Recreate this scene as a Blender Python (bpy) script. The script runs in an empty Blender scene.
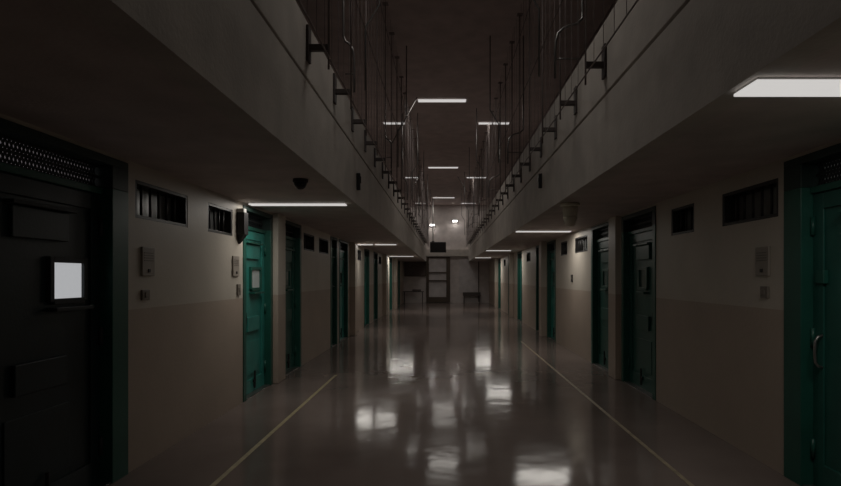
import bpy, bmesh, math, random
from mathutils import Vector, Matrix
random.seed(7)
S = bpy.context.scene
COL = S.collection
EYE = 1.61
F = 560.0
XL, XR = -2.6, 2.75            # side wall faces
FL, FR = -1.16, 1.46           # gallery fascia faces
ZC = 2.57                      # underside of gallery
ZT = 6.10                      # high ceiling
YB, YE = -4.0, 35.0            # rear / far ends

# ------------------------------------------------------------------ materials
def mat(name, col, rough=0.6, metal=0.0, var=0.12, scale=3.0, bump=0.0, bscale=40.0, spec=0.5):
    m = bpy.data.materials.new(name); m.use_nodes = True
    n, l = m.node_tree.nodes, m.node_tree.links
    b = n['Principled BSDF']
    b.inputs['Roughness'].default_value = rough
    b.inputs['Metallic'].default_value = metal
    b.inputs['Specular IOR Level'].default_value = spec
    geo = n.new('ShaderNodeNewGeometry')
    nz = n.new('ShaderNodeTexNoise'); nz.inputs['Scale'].default_value = scale
    nz.inputs['Detail'].default_value = 5
    l.new(geo.outputs['Position'], nz.inputs['Vector'])
    cr = n.new('ShaderNodeValToRGB')
    cr.color_ramp.elements[0].position = 0.3; cr.color_ramp.elements[1].position = 0.7
    cr.color_ramp.elements[0].color = [c*(1-var) for c in col] + [1]
    cr.color_ramp.elements[1].color = [min(1, c*(1+var)) for c in col] + [1]
    l.new(nz.outputs['Fac'], cr.inputs['Fac'])
    l.new(cr.outputs['Color'], b.inputs['Base Color'])
    if bump:
        n2 = n.new('ShaderNodeTexNoise'); n2.inputs['Scale'].default_value = bscale
        l.new(geo.outputs['Position'], n2.inputs['Vector'])
        bp = n.new('ShaderNodeBump'); bp.inputs['Strength'].default_value = bump
        bp.inputs['Distance'].default_value = 0.01
        l.new(n2.outputs['Fac'], bp.inputs['Height']); l.new(bp.outputs['Normal'], b.inputs['Normal'])
    return m

def glow(name, col, strength):
    m = bpy.data.materials.new(name); m.use_nodes = True
    n, l = m.node_tree.nodes, m.node_tree.links
    b = n['Principled BSDF']
    b.inputs['Base Color'].default_value = (0.5, 0.5, 0.5, 1)
    b.inputs['Emission Color'].default_value = (*col, 1)
    b.inputs['Emission Strength'].default_value = strength
    b.inputs['Roughness'].default_value = 0.6
    nz = n.new('ShaderNodeTexNoise'); nz.inputs['Scale'].default_value = 6
    cr = n.new('ShaderNodeValToRGB')
    cr.color_ramp.elements[0].color = (.46, .46, .46, 1); cr.color_ramp.elements[1].color = (.54, .54, .54, 1)
    l.new(nz.outputs['Fac'], cr.inputs['Fac']); l.new(cr.outputs['Color'], b.inputs['Base Color'])
    return m

def wall_paint():
    # cream gloss above a dado line, brown-beige gloss below: two coats of real paint
    m = bpy.data.materials.new('two_tone_wall_paint'); m.use_nodes = True
    n, l = m.node_tree.nodes, m.node_tree.links
    b = n['Principled BSDF']; b.inputs['Roughness'].default_value = 0.5
    geo = n.new('ShaderNodeNewGeometry')
    sep = n.new('ShaderNodeSeparateXYZ'); l.new(geo.outputs['Position'], sep.inputs[0])
    gt = n.new('ShaderNodeMath'); gt.operation = 'GREATER_THAN'; gt.inputs[1].default_value = 1.34
    l.new(sep.outputs['Z'], gt.inputs[0])
    mix = n.new('ShaderNodeMix'); mix.data_type = 'RGBA'
    mix.inputs[6].default_value = WALL_LOW; mix.inputs[7].default_value = WALL_TOP
    l.new(gt.outputs[0], mix.inputs[0])
    nz = n.new('ShaderNodeTexNoise'); nz.inputs['Scale'].default_value = 1.6; nz.inputs['Detail'].default_value = 7
    l.new(geo.outputs['Position'], nz.inputs['Vector'])
    mr = n.new('ShaderNodeMapRange'); mr.inputs[3].default_value = 0.84; mr.inputs[4].default_value = 1.14
    l.new(nz.outputs['Fac'], mr.inputs[0])
    mul = n.new('ShaderNodeMix'); mul.data_type = 'RGBA'; mul.blend_type = 'MULTIPLY'; mul.inputs[0].default_value = 1
    l.new(mix.outputs[2], mul.inputs[6]); l.new(mr.outputs[0], mul.inputs[7])
    l.new(mul.outputs[2], b.inputs['Base Color'])
    n2 = n.new('ShaderNodeTexNoise'); n2.inputs['Scale'].default_value = 30
    l.new(geo.outputs['Position'], n2.inputs['Vector'])
    bp = n.new('ShaderNodeBump'); bp.inputs['Strength'].default_value = 0.15; bp.inputs['Distance'].default_value = 0.01
    l.new(n2.outputs['Fac'], bp.inputs['Height']); l.new(bp.outputs['Normal'], b.inputs['Normal'])
    return m

def floor_mat():
    m = bpy.data.materials.new('polished_sealed_concrete'); m.use_nodes = True
    n, l = m.node_tree.nodes, m.node_tree.links
    b = n['Principled BSDF']; b.inputs['Specular IOR Level'].default_value = 0.15
    geo = n.new('ShaderNodeNewGeometry')
    nz = n.new('ShaderNodeTexNoise'); nz.inputs['Scale'].default_value = 0.9; nz.inputs['Detail'].default_value = 8
    l.new(geo.outputs['Position'], nz.inputs['Vector'])
    cr = n.new('ShaderNodeValToRGB')
    cr.color_ramp.elements[0].position = 0.3; cr.color_ramp.elements[1].position = 0.72
    cr.color_ramp.elements[0].color = FLOOR_A; cr.color_ramp.elements[1].color = FLOOR_B
    l.new(nz.outputs['Fac'], cr.inputs['Fac']); l.new(cr.outputs['Color'], b.inputs['Base Color'])
    n3 = n.new('ShaderNodeTexNoise'); n3.inputs['Scale'].default_value = 1.7; n3.inputs['Detail'].default_value = 3
    l.new(geo.outputs['Position'], n3.inputs['Vector'])
    mr = n.new('ShaderNodeMapRange'); mr.inputs[3].default_value = 0.07; mr.inputs[4].default_value = 0.16
    l.new(n3.outputs['Fac'], mr.inputs[0]); l.new(mr.outputs[0], b.inputs['Roughness'])
    n2 = n.new('ShaderNodeTexNoise'); n2.inputs['Scale'].default_value = 2.6; n2.inputs['Detail'].default_value = 2
    l.new(geo.outputs['Position'], n2.inputs['Vector'])
    bp = n.new('ShaderNodeBump'); bp.inputs['Strength'].default_value = 0.28; bp.inputs['Distance'].default_value = 0.012
    l.new(n2.outputs['Fac'], bp.inputs['Height']); l.new(bp.outputs['Normal'], b.inputs['Normal'])
    return m

WALL_LOW = (0.44, 0.36, 0.295, 1)
WALL_TOP = (0.55, 0.50, 0.43, 1)
FLOOR_A = (0.155, 0.122, 0.11, 1)
FLOOR_B = (0.225, 0.18, 0.162, 1)
M_WALL = wall_paint()
M_FLOOR = floor_mat()
M_SOFFIT = mat('soffit_paint', (0.56, 0.49, 0.465), 0.75, bump=.2)
M_FASCIA = mat('fascia_paint', (0.52, 0.475, 0.435), 0.65, bump=.2)
M_CEIL = mat('high_ceiling_paint', (0.58, 0.50, 0.48), 0.8, bump=.1)
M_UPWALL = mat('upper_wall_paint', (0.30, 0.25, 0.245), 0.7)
M_DARKLINE = mat('joint_sealant', (0.03, 0.026, 0.024), 0.8)
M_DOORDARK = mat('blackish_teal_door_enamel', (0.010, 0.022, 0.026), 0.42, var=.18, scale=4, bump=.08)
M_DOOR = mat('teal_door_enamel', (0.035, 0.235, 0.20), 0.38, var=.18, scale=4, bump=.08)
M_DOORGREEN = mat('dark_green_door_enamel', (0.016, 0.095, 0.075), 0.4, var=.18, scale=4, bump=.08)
M_FRAME = mat('dark_green_frame_enamel', (0.014, 0.095, 0.07), 0.42, var=.15)
M_TRANS = mat('blackened_transom_steel', (0.02, 0.024, 0.026), 0.6)
M_HEAD = mat('near_black_green_enamel', (0.016, 0.035, 0.030), 0.5)
M_BARS = mat('black_bar_steel', (0.03, 0.028, 0.028), 0.45, metal=.3)
M_STEEL = mat('worn_steel', (0.30, 0.29, 0.28), 0.35, metal=.85)
M_BRKT = mat('dark_bracket_steel', (0.085, 0.07, 0.068), 0.6, metal=.2)
M_POST = mat('grey_brown_post_paint', (0.20, 0.165, 0.158), 0.6, metal=.1)
M_PIPE = mat('grey_conduit_steel', (0.16, 0.155, 0.15), 0.32, metal=.7)
M_PANE = mat('smoky_window_glass', (0.22, 0.225, 0.22), 0.25)
M_VIS = mat('pale_vision_glass', (0.62, 0.68, 0.68), 0.2)
M_DIMVIS = mat('dim_vision_glass', (0.10, 0.15, 0.14), 0.2)
M_WHITEVIS = glow('lit_vision_glass', (0.95, 0.97, 1.0), 0.40)
M_MESHLIT = glow('lit_transom_glass', (1.0, 0.88, 0.92), 0.085)
M_MESHDIM = glow('dim_transom_glass', (0.9, 0.95, 0.9), 0.022)
M_PLATE = mat('grey_plastic_plate', (0.33, 0.29, 0.25), 0.5)
M_PLATED = mat('dark_plastic_plate', (0.19, 0.165, 0.14), 0.5)
M_BLACK = mat('black_plastic', (0.012, 0.010, 0.011), 0.5)
M_YEL = mat('yellow_line_paint', (0.40, 0.34, 0.20), 0.45, var=.25, scale=9)
M_YELW = mat('worn_yellow_line_paint', (0.36, 0.30, 0.21), 0.45, var=.35, scale=9)
M_LAMP = glow('lamp_diffuser', (1.0, 0.97, 0.94), 0.58)
M_HOUS = mat('lamp_housing_enamel', (0.45, 0.44, 0.42), 0.5)
M_BEIGE = mat('beige_plastic', (0.74, 0.70, 0.58), 0.5)
M_PALE = mat('pale_panel_paint', (0.60, 0.56, 0.56), 0.6)
M_ENDW = mat('end_wall_paint', (0.62, 0.56, 0.54), 0.6)
M_BROWN = mat('dark_brown_frame', (0.085, 0.062, 0.045), 0.6)
M_BOARD = mat('dark_notice_board', (0.13, 0.10, 0.095), 0.7)
M_TABLE = mat('dark_table_top', (0.07, 0.055, 0.05), 0.5)
M_DARKGLASS = mat('dim_screen_glass', (0.008, 0.006, 0.007), 0.25)  # near-black glass of the screen, dome and sensors

# ------------------------------------------------------------------ mesh helpers
def box(bm, x0, x1, y0, y1, z0, z1, bev=0.0):
    xs, ys, zs = sorted((x0, x1)), sorted((y0, y1)), sorted((z0, z1))
    v = [bm.verts.new((x, y, z)) for x in xs for y in ys for z in zs]
    fs = [(0,1,3,2), (4,6,7,5), (0,4,5,1), (2,3,7,6), (0,2,6,4), (1,5,7,3)]
    faces = [bm.faces.new([v[i] for i in f]) for f in fs]
    if bev > 0:
        es = list({e for f in faces for e in f.edges})
        bmesh.ops.bevel(bm, geom=es, offset=bev, segments=2, affect='EDGES', profile=.5)

def tube(bm, pts, r, seg=8, radii=None):
    pts = [Vector(p) for p in pts]
    rings = []
    up = None
    for i, p in enumerate(pts):
        if i == 0: d = pts[1]-p
        elif i == len(pts)-1: d = p-pts[i-1]
        else: d = (pts[i+1]-p).normalized() + (p-pts[i-1]).normalized()
        d.normalize()
        if up is None:
            a = Vector((0, 1, 0)) if abs(d.y) < .9 else Vector((1, 0, 0))
            up = d.cross(a).normalized()
        up = (up - d*up.dot(d)).normalized()
        w = d.cross(up)
        rr = radii[i] if radii else r
        rings.append([bm.verts.new(p + (up*math.cos(t) + w*math.sin(t))*rr)
                      for t in [2*math.pi*k/seg for k in range(seg)]])
    for a, b in zip(rings, rings[1:]):
        for k in range(seg):
            bm.faces.new((a[k], a[(k+1) % seg], b[(k+1) % seg], b[k]))
    bm.faces.new(rings[0][::-1]); bm.faces.new(rings[-1])

def lathe(bm, prof, c, seg=24):
    rings = []
    for r, z in prof:
        rings.append([bm.verts.new((c[0]+r*math.cos(2*math.pi*k/seg), c[1]+r*math.sin(2*math.pi*k/seg), c[2]+z)) for k in range(seg)])
    for a, b in zip(rings, rings[1:]):
        for k in range(seg):
            bm.faces.new((a[k], a[(k+1) % seg], b[(k+1) % seg], b[k]))
    bm.faces.new(rings[0][::-1]); bm.faces.new(rings[-1])

def obj(name, bm, m, parent=None, smooth=False, label=None):
    bmesh.ops.recalc_face_normals(bm, faces=bm.faces)
    me = bpy.data.meshes.new(name); bm.to_mesh(me); bm.free()
    me.materials.append(m)
    if smooth:
        for p in me.polygons: p.use_smooth = True
    o = bpy.data.objects.new(name, me); COL.objects.link(o)
    if parent is not None: o.parent = parent
    if label: o['label'] = label
    return o

def B(): return bmesh.new()

def boxo(name, m, parent, *a, bev=0.0, label=None):
    bm = B(); box(bm, *a, bev=bev); return obj(name, bm, m, parent, label=label)

def tag(o, label=None, cat=None, group=None, kind=None):
    if label: o['label'] = label
    if cat: o['category'] = cat
    if group: o['group'] = group
    if kind: o['kind'] = kind
    return o

def thing(name, loc, label, cat, group=None, rz=0.0, kind=None):
    o = bpy.data.objects.new(name, None); COL.objects.link(o)
    o.empty_display_size = .1
    o.location = loc; o.rotation_euler = (0, 0, rz)
    return tag(o, label, cat, group, kind)

def copy_tree(o, parent=None):
    c = o.copy(); COL.objects.link(c)
    if parent is not None: c.parent = parent
    for ch in list(o.children): copy_tree(ch, c)
    return c

def struct(o): o['kind'] = 'structure'; return o

# ------------------------------------------------------------------ openings
# (y0, y1) of door openings, left and right
DL = [(2.85, 4.58), (7.20, 8.42), (8.92, 10.10), (12.72, 13.50), (13.72, 14.98), (18.0, 19.2),
      (20.4, 21.6), (24.2, 25.4), (26.2, 27.4), (31.0, 32.2)]
DR = [(2.80, 4.53), (7.30, 8.70), (9.22, 10.50), (13.90, 15.05), (15.6, 16.9), (20.0, 21.2),
      (23.2, 24.3), (27.6, 28.8), (30.2, 31.4)]
WL = [(4.70, 5.66), (6.14, 6.85), (10.30, 11.15), (11.55, 12.50), (16.5, 17.4), (21.9, 22.8)]
WR = [(4.62, 5.56), (6.18, 6.81), (10.80, 11.85), (12.6, 13.3), (18.0, 18.9), (25.4, 26.2)]
WZ = (2.11, 2.43)
DZ = 2.54

def wall_grid(bm, xf, xb, y0, y1, z0, z1, holes):
    ys = sorted({y0, y1, *[v for h in holes for v in h[:2]]})
    zs = sorted({z0, z1, *[v for h in holes for v in h[2:]]})
    ys = [y for y in ys if y0 <= y <= y1]; zs = [z for z in zs if z0 <= z <= z1]
    V = {}
    def v(x, y, z):
        k = (round(x, 4), round(y, 4), round(z, 4))
        if k not in V: V[k] = bm.verts.new((x, y, z))
        return V[k]
    def solid(i, j):
        if i < 0 or j < 0 or i >= len(ys)-1 or j >= len(zs)-1: return False
        cy, cz = (ys[i]+ys[i+1])/2, (zs[j]+zs[j+1])/2
        return not any(h[0] < cy < h[1] and h[2] < cz < h[3] for h in holes)
    for i in range(len(ys)-1):
        for j in range(len(zs)-1):
            if not solid(i, j): continue
            a, b_, c, d = ys[i], ys[i+1], zs[j], zs[j+1]
            for x in (xf, xb): bm.faces.new((v(x,a,c), v(x,b_,c), v(x,b_,d), v(x,a,d)))
            if not solid(i-1, j): bm.faces.new((v(xf,a,c), v(xb,a,c), v(xb,a,d), v(xf,a,d)))
            if not solid(i+1, j): bm.faces.new((v(xf,b_,c), v(xb,b_,c), v(xb,b_,d), v(xf,b_,d)))
            if not solid(i, j-1): bm.faces.new((v(xf,a,c), v(xb,a,c), v(xb,b_,c), v(xf,b_,c)))
            if not solid(i, j+1): bm.faces.new((v(xf,a,d), v(xb,a,d), v(xb,b_,d), v(xf,b_,d)))

TH = 0.26
for side, xf, sg, D, W in (('left', XL, -1, DL, WL), ('right', XR, 1, DR, WR)):
    bm = B()
    wall_grid(bm, xf, xf+sg*TH, YB, YE, 0.0, ZC, [(a, b, 0.0, DZ) for a, b in D] + [(a, b, *WZ) for a, b in W])
    o = struct(obj('wall_'+side, bm, M_WALL))
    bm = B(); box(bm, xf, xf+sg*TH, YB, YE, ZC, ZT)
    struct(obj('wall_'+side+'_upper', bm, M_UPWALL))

bm = B(); box(bm, XL-TH, XR+TH, YB, YE+.3, -0.2, 0.0); struct(obj('floor', bm, M_FLOOR))
bm = B(); box(bm, XL-TH, XR+TH, YB, YE+.3, ZT, ZT+.2); struct(obj('ceiling', bm, M_CEIL))
bm = B(); box(bm, XL, XR, YE, YE+.3, 0, ZT); struct(obj('wall_far', bm, M_ENDW))
bm = B(); box(bm, XL, XR, YB-.2, YB, 0, ZT); struct(obj('wall_rear', bm, M_ENDW))

# gallery slabs with fascia, joint and parapet
PL, PR = 3.76, 3.95
for i, (side, xf, xw, sg, pt) in enumerate((('left', FL, XL, -1, PL), ('right', FR, XR, 1, PR))):
    bm = B(); box(bm, xf+sg*.16, xw, YB, YE, ZC, ZC+.34); struct(obj('ceiling_under_gallery_'+side, bm, M_SOFFIT))
    bm = B()
    box(bm, xf, xf+sg*.16, YB, YE, ZC, 3.255)
    o = struct(obj('trim_%d' % (i*3+1), bm, M_FASCIA))
    bm = B(); y = YB; joints = [y0 for y0 in [-1.6+4.4*k for k in range(9)]] + [YE]
    for j in joints:
        box(bm, xf, xf+sg*.14, y, j-.008, 3.285, pt, bev=.006); y = j+.008
    struct(obj('trim_%d' % (i*3+2), bm, M_FASCIA))
    bm = B(); box(bm, xf+sg*.03, xf+sg*.13, YB, YE, 3.255, 3.285)
    struct(obj('trim_%d' % (i*3+3), bm, M_DARKLINE))

# ------------------------------------------------------------------ doors
# local frame: origin on the floor at the wall face, +x along the door away from the camera, +y out into the corridor
def place_side(o, side, y):
    if side == 'left':     # local x -> world +y, local y(out) -> world +x  (mirrored side uses scale-free rotation)
        o.location = (XL, y, 0)
    else:
        o.location = (XR, y, 0)

def mk_door(idx, side, y0, y1, near=None, full=True, lit=False):
    out = 1 if side == 'left' else -1
    w = y1-y0
    nm = 'door_%d' % idx
    t = bpy.data.objects.new(nm, None); COL.objects.link(t); t.empty_display_size = .1
    t.location = (XL if side == 'left' else XR, y0, 0); t['kind'] = 'structure'
    def bx(bm, ya, yb, da, db, za, zb, bev=0):      # d = distance out of the wall face (negative = recessed)
        box(bm, out*da, out*db, ya, yb, za, zb, bev=bev)
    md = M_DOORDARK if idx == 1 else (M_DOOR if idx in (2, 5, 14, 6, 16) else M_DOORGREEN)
    j = 0.22 if idx in (1, 11) else 0.10
    bm = B()
    bx(bm, 0, j, -.20, .012, 0, 2.30, .004); bx(bm, w-j, w, -.20, .012, 0, 2.30, .004)
    bx(bm, j, w-j, -.20, -.06, 2.25, 2.30, .004)
    obj('door_frame', bm, M_FRAME, t)
    bm = B()
    bx(bm, 0, w, -.20, .012, DZ-.06, DZ, .004)
    bx(bm, 0, j, -.20, .012, 2.30, DZ-.06, .004); bx(bm, w-j, w, -.20, .012, 2.30, DZ-.06, .004)
    obj('transom_frame', bm, M_HEAD, t)
    # leaf with raised border
    bm = B()
    a, b = j+.006, w-j-.006
    lz = 2.245
    bx(bm, a, b, -.15, -.10, .012, lz, .003)
    st = .11
    bx(bm, a, a+st, -.10, -.082, .012, lz, .004); bx(bm, b-st, b, -.10, -.082, .012, lz, .004)
    bx(bm, a+st, b-st, -.10, -.082, lz-.12, lz, .004); bx(bm, a+st, b-st, -.10, -.082, .012, .20, .004)
    leaf = obj('door_leaf', bm, md, t)
    c = (a+b)/2
    # viewing panel: hood, surround, glass
    v0, v1 = (.975, 1.29) if idx == 1 else ((c-.06, c+.30) if idx == 2 else (c-.14, c+.14))
    bm = B()
    for s in ((v0-.04, v0, 1.44, 1.75), (v1, v1+.04, 1.44, 1.75), (v0, v1, 1.71, 1.75), (v0, v1, 1.42, 1.46)):
        bx(bm, s[0], s[1], -.10, -.065, s[2], s[3], .003)
    fr = obj('vision_frame', bm, M_FRAME if idx != 1 else M_TRANS, leaf)
    bm = B(); bx(bm, v0, v1, -.10, -.088, 1.46, 1.71)
    obj('vision_pane', bm, M_WHITEVIS if lit else (M_VIS if idx == 2 else M_DIMVIS), leaf, label='brightly lit vision pane' if lit else None)
    if full:
        bm = B(); bx(bm, v0-.04, v1+.04, -.10, -.02, 1.375, 1.40, .003); obj('vision_ledge', bm, M_TRANS if idx == 1 else M_FRAME, leaf)
        # upper closed hatch
        bm = B(); bx(bm, c-.26, c+.26, -.10, -.068, 1.86, 2.06, .006); obj('upper_hatch', bm, md, leaf)
        bm = B(); bx(bm, c-.30, c+.30, -.10, -.03, 2.065, 2.09, .004); obj('hatch_hood', bm, M_FRAME if idx != 1 else M_TRANS, leaf)
        # serving hatch
        bm = B(); bx(bm, c-.24, c+.24, -.10, -.066, .86, 1.06, .006); obj('serving_hatch', bm, md, leaf)
        # kick panel
        bm = B(); bx(bm, c-.30, c+.30, -.10, -.088, .26, .72, .004); obj('kick_panel', bm, md, leaf)
        # hinges at the near edge of leaf
        for z in (.3, 1.15, 2.0):
            bm = B(); tube(bm, [(out*-.07, b-.01, z-.07), (out*-.07, b-.01, z+.07)], .016, 10)
            obj('hinge', bm, M_FRAME if idx != 1 else M_TRANS, leaf, smooth=True)
        # bottom bolt
        bm = B(); tube(bm, [(out*-.065, c+.04, .06), (out*-.065, c+.04, .30)], .013, 8)
        bx(bm, c+.0, c+.08, -.10, -.06, .14, .18, .003); obj('floor_bolt', bm, M_BARS, leaf)
    # lock + handle (right-hand near door carries them towards the frame, as seen)
    hy = (b-.10) if idx == 11 else (a+.09)
    bm = B(); bx(bm, hy-.045, hy+.045, -.10, -.06, 1.56, 1.66, .006); lk = obj('lock_box', bm, M_FRAME if idx != 2 else M_STEEL, leaf)
    bm = B()
    pts = [(-.085, .93), (-.05, .94), (-.03, .97), (-.025, 1.05), (-.03, 1.13), (-.05, 1.16), (-.085, 1.17)]
    tube(bm, [(out*d, hy, z) for d, z in pts], .011, 8)
    obj('handle', bm, M_STEEL if idx == 11 else M_BARS, leaf, smooth=True)
    # transom: dark plate with diamond mesh and glass behind
    bm = B(); bx(bm, j, w-j, -.19, -.17, 2.30, DZ-.06)
    obj('transom_pane', bm, M_MESHLIT if idx == 1 else (M_MESHDIM if idx == 11 else M_TRANS), t)
    if full:
        bm = B(); z0, z1 = 2.30, DZ-.06; zm = (z0+z1)/2
        d0, d1 = -.115, -.107
        step = .034 if idx in (1, 11) else .08
        bx(bm, j, w-j, d0, d1+.004, zm-.010, zm+.010)
        bx(bm, j, w-j, d0, d1+.004, z0, z0+.016); bx(bm, j, w-j, d0, d1+.004, z1-.016, z1)
        for zz0, zz1 in ((z0+.016, zm-.010), (zm+.010, z1-.016)):
            hgt = zz1-zz0; y = j
            wd = .013
            while y+hgt*.5+wd < w-j:
                for sgn in (0, 1):
                    ya, yb = (y, y+hgt*.5) if sgn == 0 else (y+hgt*.5, y)
                    vs = [bm.verts.new((out*d, yy, zz)) for d in (d0, d1)
                          for yy, zz in ((ya, zz0), (ya+wd, zz0), (yb+wd, zz1), (yb, zz1))]
                    for f in ((0,1,2,3), (4,5,6,7), (0,1,5,4), (1,2,6,5), (2,3,7,6), (3,0,4,7)):
                        bm.faces.new([vs[q] for q in f])
                y += step
            # ends
        obj('transom_mesh', bm, M_TRANS, t)
    # threshold
    bm = B(); bx(bm, j, w-j, -.2, .0, 0.001, .012); obj('threshold', bm, M_STEEL, t)
    return t

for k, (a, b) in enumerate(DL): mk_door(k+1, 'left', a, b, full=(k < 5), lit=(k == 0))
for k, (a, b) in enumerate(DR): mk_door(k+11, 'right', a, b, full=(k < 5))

# ------------------------------------------------------------------ windows (barred ventilators)
def mk_window(idx, side, y0, y1):
    out = 1 if side == 'left' else -1
    z0, z1 = WZ; w = y1-y0
    t = bpy.data.objects.new('window_%d' % idx, None); COL.objects.link(t); t.empty_display_size = .1
    t.location = (XL if side == 'left' else XR, y0, 0); t['kind'] = 'structure'
    bm = B()
    for s in ((0, .035, z0, z1), (w-.035, w, z0, z1), (.035, w-.035, z0, z0+.03), (.035, w-.035, z1-.03, z1)):
        box(bm, out*-.2, out*-.004, s[0], s[1], s[2], s[3], bev=.003)
    obj('window_frame', bm, M_BARS, t)
    bm = B(); box(bm, out*-.17, out*-.155, .035, w-.035, z0+.03, z1-.03); obj('window_pane', bm, M_PANE, t)
    n = max(4, round(w/.15))
    for k in range(1, n):
        y = .035 + (w-.07)*k/n
        bm = B(); tube(bm, [(out*-.05, y, z0+.02), (out*-.05, y, z1-.02)], .012, 8); obj('bar', bm, M_BARS, t, smooth=True)
    return t
for k, (a, b) in enumerate(WL): mk_window(k+1, 'left', a, b)
for k, (a, b) in enumerate(WR): mk_window(k+7, 'right', a, b)

# painted pilasters between paired doors
for k, (side, y0, y1) in enumerate((('left', 8.45, 8.86), ('left', 15.3, 15.7), ('left', 23.4, 23.9), ('left', 28.4, 28.8),
                        ('right', 8.78, 9.16), ('right', 15.12, 15.52), ('right', 22.5, 22.85), ('right', 29.2, 29.8))):
    bm = B(); x = XL if side == 'left' else XR; o_ = 1 if side == 'left' else -1
    box(bm, x, x+o_*(.08 if y0 < 14 else .15), y0, y1, 0, ZC, bev=.01)
    struct(obj('trim_%d' % (10+k), bm, M_WALL))

# ------------------------------------------------------------------ yellow floor lines
bm = B(); box(bm, -1.812, -1.77, 1.2, 9.2, 0.0, .003)
tag(obj('floor_line', bm, M_YEL), 'thin yellow painted line along the left half of the floor', 'line')
bm = B(); box(bm, 1.885, 1.922, 1.2, 14, 0.0, .003)
tag(obj('floor_line', bm, M_YELW), 'faded yellow painted line along the right half of the floor', 'line')

# ------------------------------------------------------------------ lamps
def mk_lamp(x0, x1, y, z, label, group, power, wid=.16, spread=3.0):
    cx = (x0+x1)/2; L = x1-x0
    t = thing('ceiling_light', (cx, y, z), label, 'light', group)
    bm = B(); box(bm, -L/2+.012, L/2-.012, -wid/2+.012, wid/2-.012, -.014, 0, bev=.003); hs = obj('lamp_housing', bm, M_HOUS, t)
    bm = B(); box(bm, -L/2, L/2, -wid/2, wid/2, -.030, -.014, bev=.005); obj('diffuser', bm, M_LAMP, hs)
    d = bpy.data.lights.new('lamp_light', 'AREA'); d.shape = 'RECTANGLE'; d.size = L-.05; d.size_y = wid*spread
    d.energy = power; d.color = (1.0, .95, .875)
    lo = bpy.data.objects.new('lamp_light', d); COL.objects.link(lo); lo.location = (0, 0, -.034); lo.parent = t
    return t

KG = 'strip lights under the galleries'
PW = 7.6
lamps = [(-2.53, -1.285, 7.27, 'left', 'nearest strip light under the left gallery, by the first teal door', PW*1.45),
         (-2.62, -2.10, 16.3, 'left', 'short strip light halfway down the left gallery, the one nearer the wall', PW*1.0),
         (-2.03, -1.42, 16.3, 'left', 'short strip light halfway down the left gallery, the one nearer the open void', PW*.8),
         (-2.54, -1.44, 25.6, 'left', 'third strip light under the left gallery, towards the far wall', PW*2.6),
         (1.49, 2.69, 2.785, 'right', 'large bright strip light under the right gallery, nearest the camera', PW*1.15),
         (1.47, 2.60, 11.6, 'right', 'second strip light under the right gallery, beside the beige tapered speaker', PW*1.75),
         (1.47, 2.35, 20.0, 'right', 'third strip light under the right gallery, halfway down', PW*1.75),
         (1.47, 2.25, 27.4, 'right', 'farthest strip light under the right gallery', PW*2.6)]
for x0, x1, y, s, lab, p in lamps: mk_lamp(x0, x1, y, ZC, lab, KG, p, wid=.22 if y < 3 else .14)
PH = 17
HG = 'strip lights on the high middle ceiling'
for k, (y, lab) in enumerate(((14.2, 'largest strip light seen on the high middle ceiling, above the hanging screen'),
                 (22.9, 'middle strip light of the high ceiling row'),
                 (31.6, 'farthest strip light of the high ceiling row, before the end wall'))):
    mk_lamp(-.68, .53, y, ZT, lab, HG, PH, wid=.2, spread=4.5)
mk_lamp(-.62, .62, 5.4, ZT, 'strip light overhead, first of the high ceiling row, unseen above the view, added to light the near end', HG, PH, wid=.2, spread=4.5)  # unseen lamp continuing the row, added to light the near end
UG = 'strip lights above the upper galleries'
for y, w in ((16.3, 'nearest'), (25.2, 'middle'), (34.0, 'farthest')):
    for x0, x1, s in ((-1.78, -1.18, 'left'), (.98, 1.86, 'right')):
        mk_lamp(x0, x1, y, ZT, '%s strip light seen through the posts above the %s upper gallery' % (w, s), UG, 7, wid=.16)

# ------------------------------------------------------------------ brackets and posts on the parapets
def mk_post(sg):
    """origin: on the fascia face; x points from fascia into the void"""
    t = bpy.data.objects.new('railing_post', None); COL.objects.link(t); t.empty_display_size = .1
    reach = .18
    bm = B(); box(bm, 0, sg*.022, -.05, .05, 3.42, 3.72, bev=.004); obj('bracket_plate', bm, M_BRKT, t)
    bm = B(); box(bm, sg*.02, sg*reach, -.028, .028, 3.515, 3.565, bev=.004); obj('bracket_arm', bm, M_BRKT, t)
    bm = B(); tube(bm, [(sg*reach, 0, 3.36), (sg*reach, 0, ZT)], .009, 8); po = obj('post', bm, M_POST, t, smooth=True)
    bm = B(); box(bm, sg*(reach-.05), sg*(reach+.05), -.05, .05, ZT-.012, ZT, bev=.003); obj('ceiling_plate', bm, M_POST, po)
    return t
ordw = ['nearest', 'second', 'third', 'fourth', 'fifth', 'sixth', 'seventh', 'eighth', 'ninth', 'tenth', 'eleventh', 'twelfth',
        'thirteenth', 'fourteenth', 'fifteenth', 'sixteenth', 'seventeenth', 'eighteenth', 'nineteenth', 'twentieth',
        'twenty-first', 'twenty-second', 'twenty-third', 'twenty-fourth', 'twenty-fifth']
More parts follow.
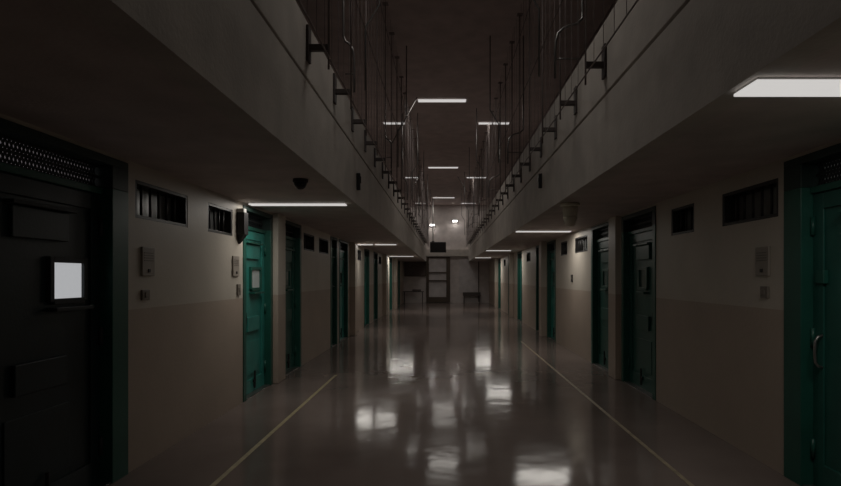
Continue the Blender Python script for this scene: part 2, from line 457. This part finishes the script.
for side, sg, xf, ys in (('left', 1, FL, [4.72+1.12*k for k in range(25)]), ('right', -1, FR, [5.1+1.12*k for k in range(25)])):
    proto = mk_post(sg)
    for k, y in enumerate(ys):
        o = proto if k == 0 else copy_tree(proto)
        o.location = (xf, y, 0)
        tag(o, 'dark steel post on a wall bracket, %s along the %s parapet' % (ordw[k], side), 'post',
            'railing posts along the %s parapet' % side)
    # thin vertical wires of the safety screen: nobody could count them
    xp = xf + sg*.215
    bm = B(); y = 3.0
    while y < 33.5:
        tube(bm, [(xp, y, 3.40), (xp, y, ZT-.02)], .0026, 4); y += .28
    for z in (3.40, 4.55, 5.6):
        tube(bm, [(xp, 3.0, z), (xp, 33.5, z)], .007, 5)
    tag(obj('safety_wires', bm, M_POST), 'screen of thin dark wires rising from the %s gallery edge to the ceiling' % side, 'wire screen', kind='stuff')

# bent conduits hanging over the galleries
def arc(c, r, a0, a1, n=7):
    return [(c[0]+r*math.cos(a0+(a1-a0)*k/n), 0, c[1]+r*math.sin(a0+(a1-a0)*k/n)) for k in range(n+1)]
def mk_pipe(sg):
    q = 1.0 if sg > 0 else .42
    t = bpy.data.objects.new('bent_conduit', None); COL.objects.link(t); t.empty_display_size = .1
    bm = B()
    pts = [(0, 0, ZT), (0, 0, 4.45)] + [(sg*(-p[0])*q, 0, p[2]) for p in [(.0, 0, 4.36), (.06, 0, 4.30), (.14, 0, 4.28), (.20, 0, 4.255), (.26, 0, 4.20), (.285, 0, 4.10), (.29, 0, 3.98)]] + [(-sg*.29*q, 0, 3.72)]
    tube(bm, pts, .014, 8); obj('curved_pipe', bm, M_PIPE, t, smooth=True)
    bm = B(); tube(bm, [(-sg*.30*q, 0, 3.93), (-sg*.02, 0, 3.93)], .008, 8); obj('cross_rod', bm, M_PIPE, t, smooth=True)
    bm = B(); sx = .46 if sg > 0 else .25
    tube(bm, [(-sg*sx, 0, 3.74), (-sg*sx, 0, 4.46), (-sg*(sx+.16), 0, 4.72), (-sg*(sx+.16), 0, ZT)], .011, 8); obj('straight_pipe', bm, M_PIPE, t, smooth=True)
    return t
for side, sg, x in (('left', -1, FL), ('right', 1, FR)):
    proto = mk_pipe(sg)
    for k in range(6):
        o = proto if k == 0 else copy_tree(proto)
        o.location = (x, (6.4 if sg < 0 else 5.95)+4.48*k, 0)
        tag(o, 'thin grey pipe with a rounded bend, %s of those hanging over the %s gallery' % (ordw[k], side), 'pipe',
            'bent conduits over the %s gallery' % side)

for pts, lab in (([(-1.35, 14.0, 4.91), (-1.12, 14.0, 5.33), (-.70, 14.0, ZT)], 'slanting thin rod near the second high ceiling light, left side'),
                 ([(-1.56, 25.0, 5.40), (-1.29, 25.0, 5.85), (-1.14, 25.0, ZT)], 'small slanting rod far down the hall at the left ceiling edge'),
                 ([(.98, 25.0, 5.40), (.71, 25.0, 5.85), (.56, 25.0, ZT)], 'small slanting rod far down the hall at the right ceiling edge')):
    bm = B(); tube(bm, pts, .013, 8)
    tag(obj('ceiling_brace', bm, M_PIPE, smooth=True), lab, 'rod', 'slanting ceiling rods')

# ------------------------------------------------------------------ small fittings
def plate(name, side, y, z0, z1, w, m, label, cat, d=.02, extra=None):
    out = 1 if side == 'left' else -1
    t = thing(name, (XL if side == 'left' else XR, y, 0), label, cat)
    cv = boxo('cover', m, t, 0, out*d, -w/2, w/2, z0, z1, bev=.004)
    if extra == 'grille':
        bm = B()
        for k in range(4):
            z = z1-.05-.022*k; box(bm, out*d, out*(d+.003), -w/2+.025, w/2-.025, z-.006, z+.003)
        obj('speaker_grille', bm, M_PLATED, cv)
        bm = B(); box(bm, out*d, out*(d+.008), -.018, .018, z0+.03, z0+.06, bev=.002); obj('call_button', bm, M_BLACK, cv)
    else:
        bm = B(); box(bm, out*d, out*(d+.007), -.022, .022, (z0+z1)/2-.022, (z0+z1)/2+.022, bev=.002); obj('switch', bm, M_PLATED, cv)
    return t
plate('intercom_panel', 'left', 6.93, 1.62, 1.87, .20, M_PLATE, 'grey intercom panel on the left wall beside the bright teal door', 'intercom', extra='grille')
plate('switch_box', 'left', 7.03, 1.38, 1.52, .10, M_PLATED, 'small switch box below the intercom, just before the bright teal door', 'switch')
plate('intercom_panel', 'left', 4.88, 1.62, 1.87, .20, M_PLATE, 'dim intercom panel on the left wall under the nearest barred window', 'intercom', extra='grille')
plate('switch_box', 'left', 4.84, 1.41, 1.50, .12, M_PLATED, 'small dark switch box beside the near left door frame', 'switch')
plate('intercom_panel', 'right', 4.83, 1.62, 1.87, .20, M_PLATE, 'grey intercom panel on the right wall beside the near green door', 'intercom', extra='grille')
plate('switch_box', 'right', 4.80, 1.43, 1.53, .11, M_PLATED, 'small dark switch box under the right wall intercom', 'switch')
plate('switch_box', 'right', 12.1, 1.50, 1.66, .12, M_BLACK, 'small dark switch on the brightly lit patch of the right wall', 'switch')

# dark pointed box by the teal door
t = thing('alarm_box', (XL, 7.05, 0), 'dark wall box with a pointed underside beside the bright teal door', 'alarm box')
bm = B(); box(bm, 0, .10, -.07, .07, 2.14, 2.42, bev=.006); obj('housing', bm, M_BLACK, t)
bm = B()
tp = [bm.verts.new(p) for p in ((0, -.06, 2.14), (.09, -.06, 2.14), (.09, .06, 2.14), (0, .06, 2.14))]
ap = [bm.verts.new(p) for p in ((0, -.012, 2.03), (.02, -.012, 2.03), (.02, .012, 2.03), (0, .012, 2.03))]
bm.faces.new(tp); bm.faces.new(ap)
for k in range(4): bm.faces.new((tp[k], tp[(k+1) % 4], ap[(k+1) % 4], ap[k]))
obj('pointed_base', bm, M_BLACK, t)
bm = B(); box(bm, 0, .085, -.05, .05, 2.42, 2.47, bev=.005); obj('lit_top', bm, M_HOUS, t, label='pale block standing for the lamplit top')  # pale block stands in for the bright lamplight at the box top

# dome camera on the left soffit
t = thing('dome_camera', (-1.42, 5.5, ZC), 'dark dome camera hanging under the left gallery', 'camera')
bm = B(); lathe(bm, [(.072, 0), (.075, -.025), (.066, -.035)], (0, 0, 0)); obj('mounting_ring', bm, M_BLACK, t, smooth=True)
bm = B(); lathe(bm, [(.062, -.033), (.060, -.055), (.048, -.08), (.025, -.098), (.004, -.103)], (0, 0, 0)); obj('dome', bm, M_DARKGLASS, t, smooth=True)

# beige tapered speaker under the right soffit
t = thing('ceiling_speaker', (1.63, 7.3, ZC), 'beige tapered speaker hanging under the right gallery', 'speaker')
bm = B(); lathe(bm, [(.118, 0), (.125, -.012), (.125, -.035), (.108, -.045)], (0, 0, 0), 32); obj('rim', bm, M_BEIGE, t, smooth=True)
bm = B(); lathe(bm, [(.106, -.044), (.098, -.10), (.088, -.16), (.082, -.18)], (0, 0, 0), 32); obj('upper_cone', bm, M_BEIGE, t, smooth=True)
bm = B(); lathe(bm, [(.088, -.178), (.09, -.19), (.075, -.23), (.058, -.28), (.03, -.30)], (0, 0, 0), 32); obj('lower_cone', bm, M_BEIGE, t, smooth=True)

# little dark boxes on the fascias
for side, x, y, z, lab in (('left', FL, 7.35, 2.86, 'small upright dark box on the left gallery fascia'),
                           ('right', FR, 8.45, 3.06, 'small upright dark box on the right gallery fascia')):
    o_ = 1 if side == 'left' else -1
    t = thing('fascia_sensor', (x, y, z), lab, 'sensor')
    boxo('case', M_BLACK, t, 0, o_*.05, -.03, .03, -.11, .11, bev=.006)
    boxo('lens_cover', M_DARKGLASS, t, o_*.05, o_*.058, -.02, .02, -.02, .07, bev=.003)

# ------------------------------------------------------------------ far end
yw = YE
bm = B(); box(bm, FL-.0+.16-.16, FR, yw-.22, yw, 2.90, 3.32); struct(obj('trim_7', bm, M_FASCIA))
# notice board
t = thing('notice_board', (-1.66-.38, yw, 0), 'dark notice board on the far wall over the table', 'board')
boxo('panel', M_BOARD, t, -.46, .80, -.05, 0, 1.68, 2.84, bev=.01)
bm = B()
for s in ((-.50, -.46, 1.66, 2.86), (.80, .86, 1.66, 2.86), (-.46, .80, 1.64, 1.69)): box(bm, s[0], s[1], -.075, -.0, s[2], s[3], bev=.004)
obj('frame', bm, M_BROWN, t)
# tall frame with pale panels
t = thing('framed_gate', (-.42, yw, 0), 'tall dark framed gate with pale panels in the middle of the far wall', 'gate')
bm = B()
for s in ((-.74, -.58, 0.04, 2.86), (.50, .74, .04, 2.86), (-.58, .50, .04, .36), (-.58, .50, 1.34, 1.42), (-.58, .50, 1.86, 1.92), (-.58, .50, 2.80, 2.86)):
    box(bm, s[0], s[1], -.14, 0, s[2], s[3], bev=.006)
obj('gate_frame', bm, M_BROWN, t)
for z0, z1 in ((.36, 1.34), (1.42, 1.86), (1.92, 2.80)):
    boxo('panel', M_PALE, t, -.58, .50, -.06, -.0, z0, z1, bev=.006)
# pale door leaf right of it
t = thing('wall_panel', (1.45, yw, 0), 'pale tall panel on the far wall right of the gate', 'panel')
boxo('panel', M_PALE, t, -.55, .62, -.03, 0, .62, 2.78, bev=.006)
boxo('edge_strip', M_BROWN, t, .62, .68, -.05, 0, .05, 2.78, bev=.004)
# low bench
t = thing('low_bench', (1.66, yw-.32, 0), 'low dark bench against the far wall at the right', 'bench')
boxo('seat', M_TABLE, t, -.55, .55, -.22, .22, .44, .50, bev=.01)
boxo('backrest', M_TABLE, t, -.55, .55, .19, .24, .50, .66, bev=.01)
for x in (-.48, .48):
    for y in (-.17, .17): boxo('leg', M_BRKT, t, x-.025, x+.025, y-.025, y+.025, 0, .44)
# table
t = thing('side_table', (-1.95, yw-.95, 0), 'small dark table against the far wall below the notice board', 'table')
boxo('tabletop', M_TABLE, t, -.60, .66, -.3, .3, .70, .745, bev=.006)
for x in (-.52, .58):
    for y in (-.25, .25): boxo('leg', M_BRKT, t, x-.02, x+.02, y-.02, y+.02, 0, .70)
tag(boxo('storage_tray', M_BOARD, None, -1.98, -1.45, yw-1.1, yw-.85, .746, .86, bev=.01), 'dark low tray lying on the far table', 'tray')
# television on a pole
t = thing('hanging_screen', (-.39, 32.2, 0), 'black flat screen hanging on a pole before the far wall', 'screen')
cs = boxo('casing', M_BLACK, t, -.47, .45, -.04, .05, 3.02, 3.62, bev=.012)
boxo('display', M_DARKGLASS, cs, -.44, .42, -.046, -.04, 3.05, 3.59)
bm = B(); tube(bm, [(-.30, .0, 3.62), (-.30, 0, ZT)], .028, 10); obj('pole', bm, M_STEEL, t, smooth=True)
boxo('pole_bracket', M_BRKT, t, -.38, -.22, -.05, .05, 3.60, 3.68, bev=.006)
# two small bright flood lamps on the end wall
for x, z, y, lab in ((-.80, 4.86, yw-.12, 'small bright lamp high on the far wall above the hanging screen'),
                  (.62, 5.10, yw-.12, 'small bright lamp high on the far wall, right of the other one')):
    t = thing('wall_lamp', (x, yw, z), lab, 'lamp', 'small lamps on the far wall')
    boxo('lamp_body', M_HOUS, t, -.17, .17, -.10, 0, -.08, .10, bev=.01)
    boxo('lens', M_LAMP, t, -.15, .15, -.125, -.10, -.07, .08, bev=.006)
    d = bpy.data.lights.new('lamp_light', 'AREA'); d.shape = 'RECTANGLE'; d.size = .28; d.size_y = .12; d.energy = 4.5; d.color = (1, .96, .9)
    lo = bpy.data.objects.new('lamp_light', d); COL.objects.link(lo); lo.parent = t; lo.location = (0, -.14, 0); lo.rotation_euler = (math.radians(28), 0, 0)

# ------------------------------------------------------------------ world, camera
w = bpy.data.worlds.new('dark_world'); S.world = w; w.use_nodes = True
w.node_tree.nodes['Background'].inputs[0].default_value = (0.02, 0.018, 0.018, 1)
w.node_tree.nodes['Background'].inputs[1].default_value = 1.0

cam = bpy.data.cameras.new('camera'); co = bpy.data.objects.new('camera', cam); COL.objects.link(co)
co.location = (0, 0, EYE); co.rotation_euler = (math.radians(90), 0, 0)
cam.sensor_width = 36; cam.lens = F/841*36
cam.shift_x = -24.5/841; cam.shift_y = 34/841
cam.clip_start = .05; cam.clip_end = 200
S.camera = co
S.view_settings.view_transform = 'Standard'; S.view_settings.look = 'None'
S.view_settings.exposure = 0; S.view_settings.gamma = 1; S.view_settings.use_curve_mapping = False
